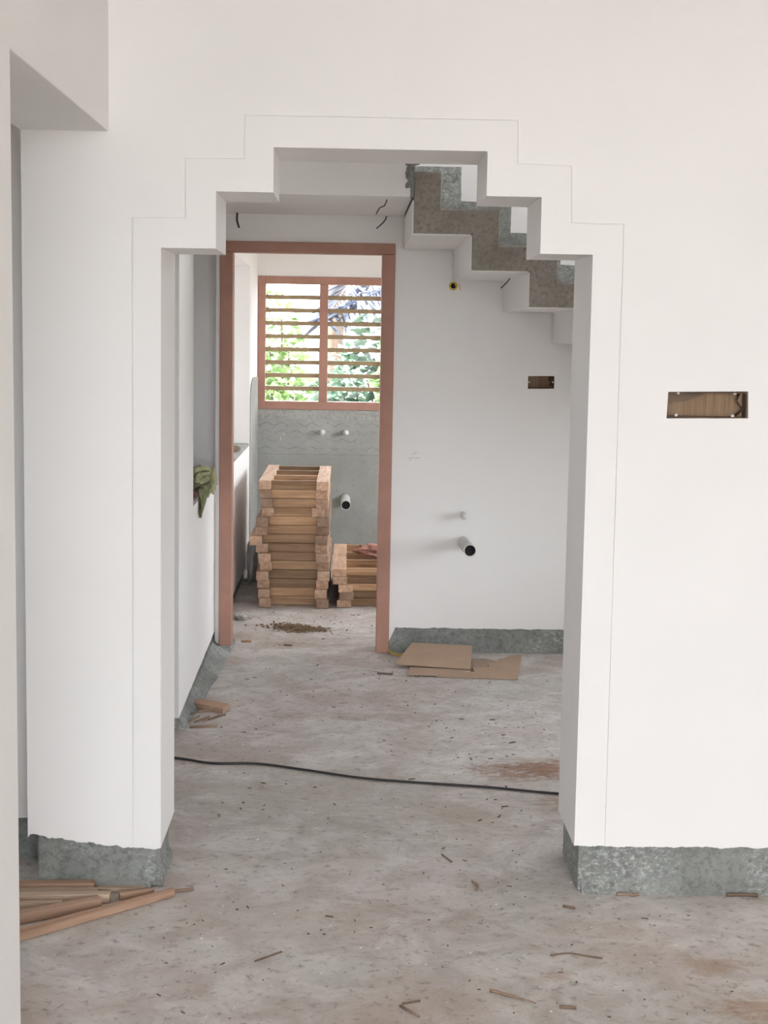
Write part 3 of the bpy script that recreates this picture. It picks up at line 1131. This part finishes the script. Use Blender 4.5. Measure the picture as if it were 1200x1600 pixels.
# ------------------------------------------------------------------ timber battens in the front-left doorway
def batten(label, a, b, w, h, mat, taper=1.0, z=.001):
    a, b = Vector((*a, 0)), Vector((*b, 0))
    d = b - a
    L = d.length
    b_ = bmesh.new()
    v = [b_.verts.new(p) for p in ((0, -w / 2, 0), (0, w / 2, 0), (0, w / 2, h), (0, -w / 2, h),
                                   (L, w / 2 - w * taper, 0), (L, w / 2, 0), (L, w / 2, h), (L, w / 2 - w * taper, h))]
    for f in ((0, 1, 2, 3), (4, 7, 6, 5), (0, 4, 5, 1), (3, 2, 6, 7), (0, 3, 7, 4), (1, 5, 6, 2)):
        b_.faces.new([v[i] for i in f])
    o_ = obj('batten', b_, mat, None, bevel=.0015, loc=(a.x, a.y, z))
    o_.rotation_euler = (0, 0, math.atan2(d.y, d.x))
    return tag(o_, label, 'batten', 'battens at the foot of the arch pier')


batten('reddish batten lying closest to the pier foot, longest of the rear ones', (-1.5, 4.302), (-.722, 4.330), .034, .026, BATTEN_RED)
batten('short pale flat lath against the pier foot', (-.714, 4.330), (-.575, 4.340), .036, .011, BATTEN)
batten('thin pale batten directly in front of the reddish rear one', (-1.4, 4.262), (-.705, 4.287), .030, .020, BATTEN)
batten('pale square-cut batten third out from the pier foot', (-1.05, 4.220), (-.664, 4.243), .030, .026, BATTEN)
batten('shortest pale batten end peeping between two longer ones', (-.985, 4.174), (-.79, 4.190), .022, .020, BATTEN)
F0, F1 = Vector((-.874, 4.062)), Vector((-.672, 4.180))
dF = (F1 - F0).normalized()
batten('thick red-brown batten lying slantwise, second from the front', F0 - dF * .35 + Vector((-.014, .016)), F1 + Vector((-.014, .016)), .034, .030, BATTEN_RED)
G0v, G1v = Vector((-.847, 3.919)), Vector((-.452, 4.246))
dG = (G1v - G0v).normalized()
batten('long wide batten with a pointed end, frontmost on the floor', G0v - dG * .5 + Vector((-.02, .024)), G1v + Vector((-.02, .024)), .062, .024, BATTEN_RED, .18)
batten('dark red splinter of wood pointing out past the pier', (-.640, 4.262), (-.545, 4.292), .026, .018, BATTEN_RED, .5)
batten('thin grey stick end beyond the dark red splinter', (-.537, 4.302), (-.435, 4.334), .009, .008, TWIG, .8)

b_ = bmesh.new()
prism(b_, [(0, 0), (.135, -.105), (.155, -.015), (.015, .075)], 0, .024, 'z')
tag(obj('wood_offcut', b_, BATTEN_RED, None, bevel=.002, loc=(-.658, 6.530, .001)), 'block-like wooden offcut against the hall wall', 'offcut')


# ------------------------------------------------------------------ twigs and splinters, each its own
def twig(label, pts, r=.004, mat=TWIG, group=None, re=None):
    b_ = bmesh.new()
    p0 = Vector((pts[0][0], pts[0][1], r))
    P = [Vector((p[0], p[1], r * 1.02 + (p[2] if len(p) > 2 else 0))) - p0 for p in pts]
    tube(b_, smooth_path(P, 5) if len(P) > 2 else P, r, 6, True, re)
    return tag(obj('twig', b_, mat, None, True, loc=p0), label, 'twig', group)


twig('long thin brown shaving on the front room floor under the wide switch box', [(.549, 3.877), (.60, 3.892), (.65, 3.872), (.683, 3.860)], .0022)
twig('dark frayed wood splinter on the front floor, the thickest one', [(.370, 3.652), (.42, 3.620), (.475, 3.578)], .0045, re=.0015)
twig('short reddish shaving forming one arm of a V on the front floor', [(.142, 3.564), (.186, 3.505)], .003)
twig('other arm of the V-shaped pair of reddish shavings', [(.148, 3.578), (.192, 3.592)], .0025)
twig('thin reddish twig lying aslant in front of the arch opening', [(-.226, 3.826), (-.19, 3.86), (-.159, 3.889)], .0022)
twig('short brown stick near the foot of the broad white pier', [(.630, 4.226), (.662, 4.210)], .004)
twig('curled brown shaving on the floor under the middle of the arch', [(.385, 4.425), (.398, 4.39), (.391, 4.351)], .003)
twig('small straight splinter on the floor inside the arch', [(.308, 4.662), (.335, 4.592)], .0025)
twig('crooked twig against the cement foot of the broad pier', [(.80, 4.322), (.83, 4.326), (.845, 4.315), (.865, 4.325)], .004)
twig('brown wood chip at the cement foot below the wide switch box', [(1.125, 4.322), (1.18, 4.324), (1.215, 4.318)], .005)
twig('small dark chip on the front floor towards the frame corner', [(.53, 3.563), (.57, 3.555)], .004)
for k_, (x, y, a, l, lab) in enumerate((
        (-.640, 6.185, .10, .115, 'flat reddish stick at the front of the twig pile by the hall wall'),
        (-.655, 6.26, 1.1, .09, 'dark twig standing nearest the wall in the twig pile'),
        (-.625, 6.235, 1.0, .10, 'leaning brown twig in the middle of the twig pile'),
        (-.595, 6.235, .95, .11, 'pale twig beside the middle one in the twig pile'),
        (-.570, 6.250, .85, .10, 'outermost twig of the twig pile'),
        (-.650, 6.33, .7, .09, 'dark twig lying under the wooden offcut corner'))):
    twig(lab, [(x, y, .004 * k_), (x + l * math.cos(a), y + l * math.sin(a), .004 * k_ + .004)], .006 if k_ == 0 else .0042, TWIG, 'twigs piled by the hall wall')
twig('reddish wood chip just past the door frame on the hall floor', [(-.553, 7.96), (-.500, 7.965)], .007, BATTEN_RED)
twig('dark little splinter in the doorway to the end room', [(-.325, 7.885), (-.285, 7.875)], .005, DIRT)
twig('black thin splinter on the hall floor in front of the cardboard strip', [(.15, 7.235), (.225, 7.225)], .004, DIRT)

# fine litter nobody could count
b_ = bmesh.new()
zones = [(-.5, .7, 7.0, 8.2, 70), (-.55, .15, 8.15, 8.95, 80), (-.55, .72, 5.0, 7.0, 110), (-.45, .62, 4.3, 5.2, 60), (-.5, 1.2, 3.3, 4.3, 110), (.1, .85, 7.1, 7.3, 25), (.3, .85, 5.7, 6.5, 50)]
for (x0, x1, y0, y1, n) in zones:
    for i in range(n):
        x, y = rnd.uniform(x0, x1), rnd.uniform(y0, y1)
        s = rnd.uniform(.0010, .0030) * (1.15 if y > 5 else 1) * (1.4 if rnd.random() < .08 else 1)
        a = rnd.uniform(0, 6.28)
        l = s * rnd.choice((1, 1.3, 1.8, 3.5))
        ca, sa = math.cos(a), math.sin(a)
        c = [(x + ca * p - sa * q_, y + sa * p + ca * q_) for p, q_ in ((-l, -s * .6), (l, -s * .5), (l * .8, s * .5), (-l * .9, s * .6))]
        lo = [b_.verts.new((px, py, .0004)) for px, py in c]
        hi = [b_.verts.new((px * .8 + x * .2, py * .8 + y * .2, s * .9)) for px, py in c]
        b_.faces.new(hi)
        for j in range(4):
            b_.faces.new((lo[j], lo[(j + 1) % 4], hi[(j + 1) % 4], hi[j]))
o = tag(obj('floor_litter', b_, DIRT, None), 'scattered dark wood crumbs and dirt specks over the concrete floor', 'litter')
o['kind'] = 'stuff'
b_ = bmesh.new()
for i in range(110):
    x, y = rnd.uniform(-.5, .9), rnd.uniform(3.4, 6.2)
    if i < 18:
        x, y = -.36 + rnd.gauss(0, .035), 5.94 + rnd.gauss(0, .012)
    s = rnd.uniform(.0012, .0032)
    lump(b_, (x, y, s * .5), (s * 1.4, s, s * .6), .3, 1, i)
o = tag(obj('plaster_crumbs', b_, LUG, None), 'scattered tiny white plaster crumbs on the concrete floor', 'litter')
o['kind'] = 'stuff'

# ------------------------------------------------------------------ pencil scribble and paint drips (flat marks on the walls)
b_ = bmesh.new()
for (x0, z0, x1, z1) in ((.315, 1.022, .345, 1.028), (.30, .999, .325, 1.006), (.325, 1.003, .36, 1.004), (.332, 1.035, .340, 1.038), (.305, .990, .318, .996)):
    d = Vector((x1 - x0, 0, z1 - z0))
    n_ = Vector((-d.z, 0, d.x)).normalized() * .0014
    pts = [Vector((x0, 0, z0)) - n_, Vector((x1, 0, z1)) - n_, Vector((x1, 0, z1)) + n_, Vector((x0, 0, z0)) + n_]
    f0 = [b_.verts.new(p + Vector((0, FW - .0008, 0))) for p in pts]
    b_.faces.new(f0)
o = struct(obj('trim_13', b_, mat_plain('pencil_grey', (.55, .54, .52), .9, .1)))
b_ = bmesh.new()
for (x, z0, z1, w) in ((.280, .735, .80, .005), (-.503, .835, .868, .003), (-.478, .875, .895, .003), (-.40, .97, .98, .004), (-.10, .985, .995, .004)):
    prism(b_, [(x - w / 2, z0), (x + w / 2, z0 + .01), (x + w / 2, z1 - .004), (x, z1), (x - w / 2, z1 - .006)], EW - .0135, EW - .0118)
struct(obj('trim_14', b_, LUG))

# ------------------------------------------------------------------ garden beyond the window
bm = bmesh.new()
box(bm, -30, 30, 11.5, 60, -.35, -.15)
box(bm, 4.25, 30, -30, 11.5, -.35, -.15)
box(bm, -30, 4.25, -30, -2.5, -.35, -.15)
box(bm, -30, -3.8, -2.5, 11.5, -.35, -.15)
struct(obj('ground', bm, GROUND))


def leaf(bm, c, n, along, L, W, fold=.25):
    """a pointed leaf of four triangles, folded on its midrib"""
    n = n.normalized()
    along = (along - n * along.dot(n)).normalized()
    s = along.cross(n)
    a = bm.verts.new(c)
    b = bm.verts.new(c + along * L * .45 + s * W - n * W * fold)
    d = bm.verts.new(c + along * L)
    e = bm.verts.new(c + along * L * .45 - s * W - n * W * fold)
    f = bm.verts.new(c + along * L * .5)
    for t3 in ((a, b, f), (b, d, f), (d, e, f), (e, a, f)):
        bm.faces.new(t3)


def rv(s=1.0):
    return Vector((rnd.gauss(0, s), rnd.gauss(0, s), rnd.gauss(0, s)))


def shrub(label, x, y, rx, ry, h, n, L, W, mat, z0=.1, stems=5, group='garden shrubs beyond the window'):
    t = thing('shrub', (x, y, -.15), label, 'shrub', group)
    b_ = bmesh.new()
    for i in range(stems):
        a = i * 6.28 / stems + .4
        p1 = Vector((rx * .15 * math.cos(a), ry * .15 * math.sin(a), 0))
        p2 = Vector((rx * .55 * math.cos(a), ry * .55 * math.sin(a), h * rnd.uniform(.6, .9)))
        tube(b_, smooth_path([p1, (p1 + p2) / 2 + Vector((.05, 0, h * .08)), p2], 4), .022, 6, True, .008)
    obj('stem', b_, BARK, t, True)
    b_ = bmesh.new()
    for i in range(n):
        d = rv().normalized() * rnd.random() ** .4
        c = Vector((d.x * rx, d.y * ry, z0 + (h - z0) * (.5 + .5 * d.z)))
        leaf(b_, c, Vector((rnd.gauss(0, .5), rnd.gauss(-.3, .5), 1)), Vector((d.x, d.y - .2, rnd.uniform(-.7, .3))) + rv(.3), L * rnd.uniform(.6, 1.3), W * rnd.uniform(.6, 1.3))
    f = obj('foliage', b_, mat, t)
    f['kind'] = 'stuff'
    return t


shrub('light green leafy shrub in the left half of the louvred window', -.72, 13.4, .36, .5, 2.20, 1500, .12, .034, LEAF_A)
shrub('blue-green shrub low behind the window mullion', -.10, 15.0, .34, .24, 1.72, 900, .12, .036, LEAF_B)
shrub('light green shrub in the right half of the louvred window', .50, 13.5, .28, .45, 2.0, 1000, .12, .034, LEAF_A)
shrub('small dark-leaved shrub at the right edge of the louvred window', .32, 14.45, .30, .3, 2.10, 170, .15, .05, LEAF_D, .8)
shrub('tall blue-green shrub to the left of the others in the garden', -2.2, 14.2, .9, .8, 2.7, 700, .2, .06, LEAF_B)
shrub('wide light green shrub to the far side of the louvred window', 2.0, 14.2, .9, .8, 2.5, 700, .2, .06, LEAF_A)

t = thing('palm_tree', (-.16, 17.0, -.15), 'palm trunk with dry blue-grey fronds drooping across the window top', 'tree')
# fronds 5-7 have dried and hang low across the window
HANG = {5: [(.05, .05, 3.2), (.50, -.5, 3.20), (.62, -1.0, 2.75), (.36, -1.3, 2.28), (.02, -1.5, 2.02)],
        6: [(.05, .05, 3.2), (.90, -.6, 3.00), (.80, -1.2, 2.50), (.50, -1.5, 2.24), (.20, -1.7, 2.10)],
        7: [(.05, .05, 3.2), (.30, -.5, 3.15), (.34, -.9, 2.70), (.14, -1.1, 2.30), (-.12, -1.3, 1.90)]}
b_ = bmesh.new()
tube(b_, smooth_path([(0, 0, 0), (.01, 0, .9), (-.02, 0, 1.7), (.05, .05, 3.2)], 8), .115, 14, True, .10)
obj('trunk', b_, BARK, t, True)
for fi, (az, droop, ln) in enumerate(((-.25, 1.55, 2.0), (.3, 1.7, 2.0), (-.8, 1.65, 1.9), (2.6, 1.5, 2.2), (1.4, 1.0, 2.3), (3.7, 1.2, 2.0), (4.9, 1.75, 1.8), (5.75, 1.8, 1.9))):
    b_ = bmesh.new()
    pts = []
    for i in range(13):
        f = i / 12
        r_ = ln * .75 * math.sin(min(1.0, f * 1.1) * 1.35)
        pts.append(Vector((.05 + r_ * math.cos(az), .05 + r_ * math.sin(az), 3.2 + .30 * math.sin(f * 3.14) - droop * f * f)))
    if fi in HANG:
        pts = smooth_path(HANG[fi], 3)
    tube(b_, pts, .018, 6, True, .005)
    for i in range(2, 48):
        f = i / 48 * 12
        k0 = min(int(f), 11)
        p = pts[k0].lerp(pts[k0 + 1], f - k0)
        tn = (pts[k0 + 1] - pts[k0]).normalized()
        sd = tn.cross(Vector((0, 0, 1))).normalized()
        for s in (-1, 1):
            leaf(b_, p, Vector((0, 0, 1)) + sd * s * .6 + rv(.2), sd * s + tn * .5 + Vector((0, 0, -.75)), .5 * rnd.uniform(.7, 1.1), .034, .1)
    obj('frond', b_, FROND, t)
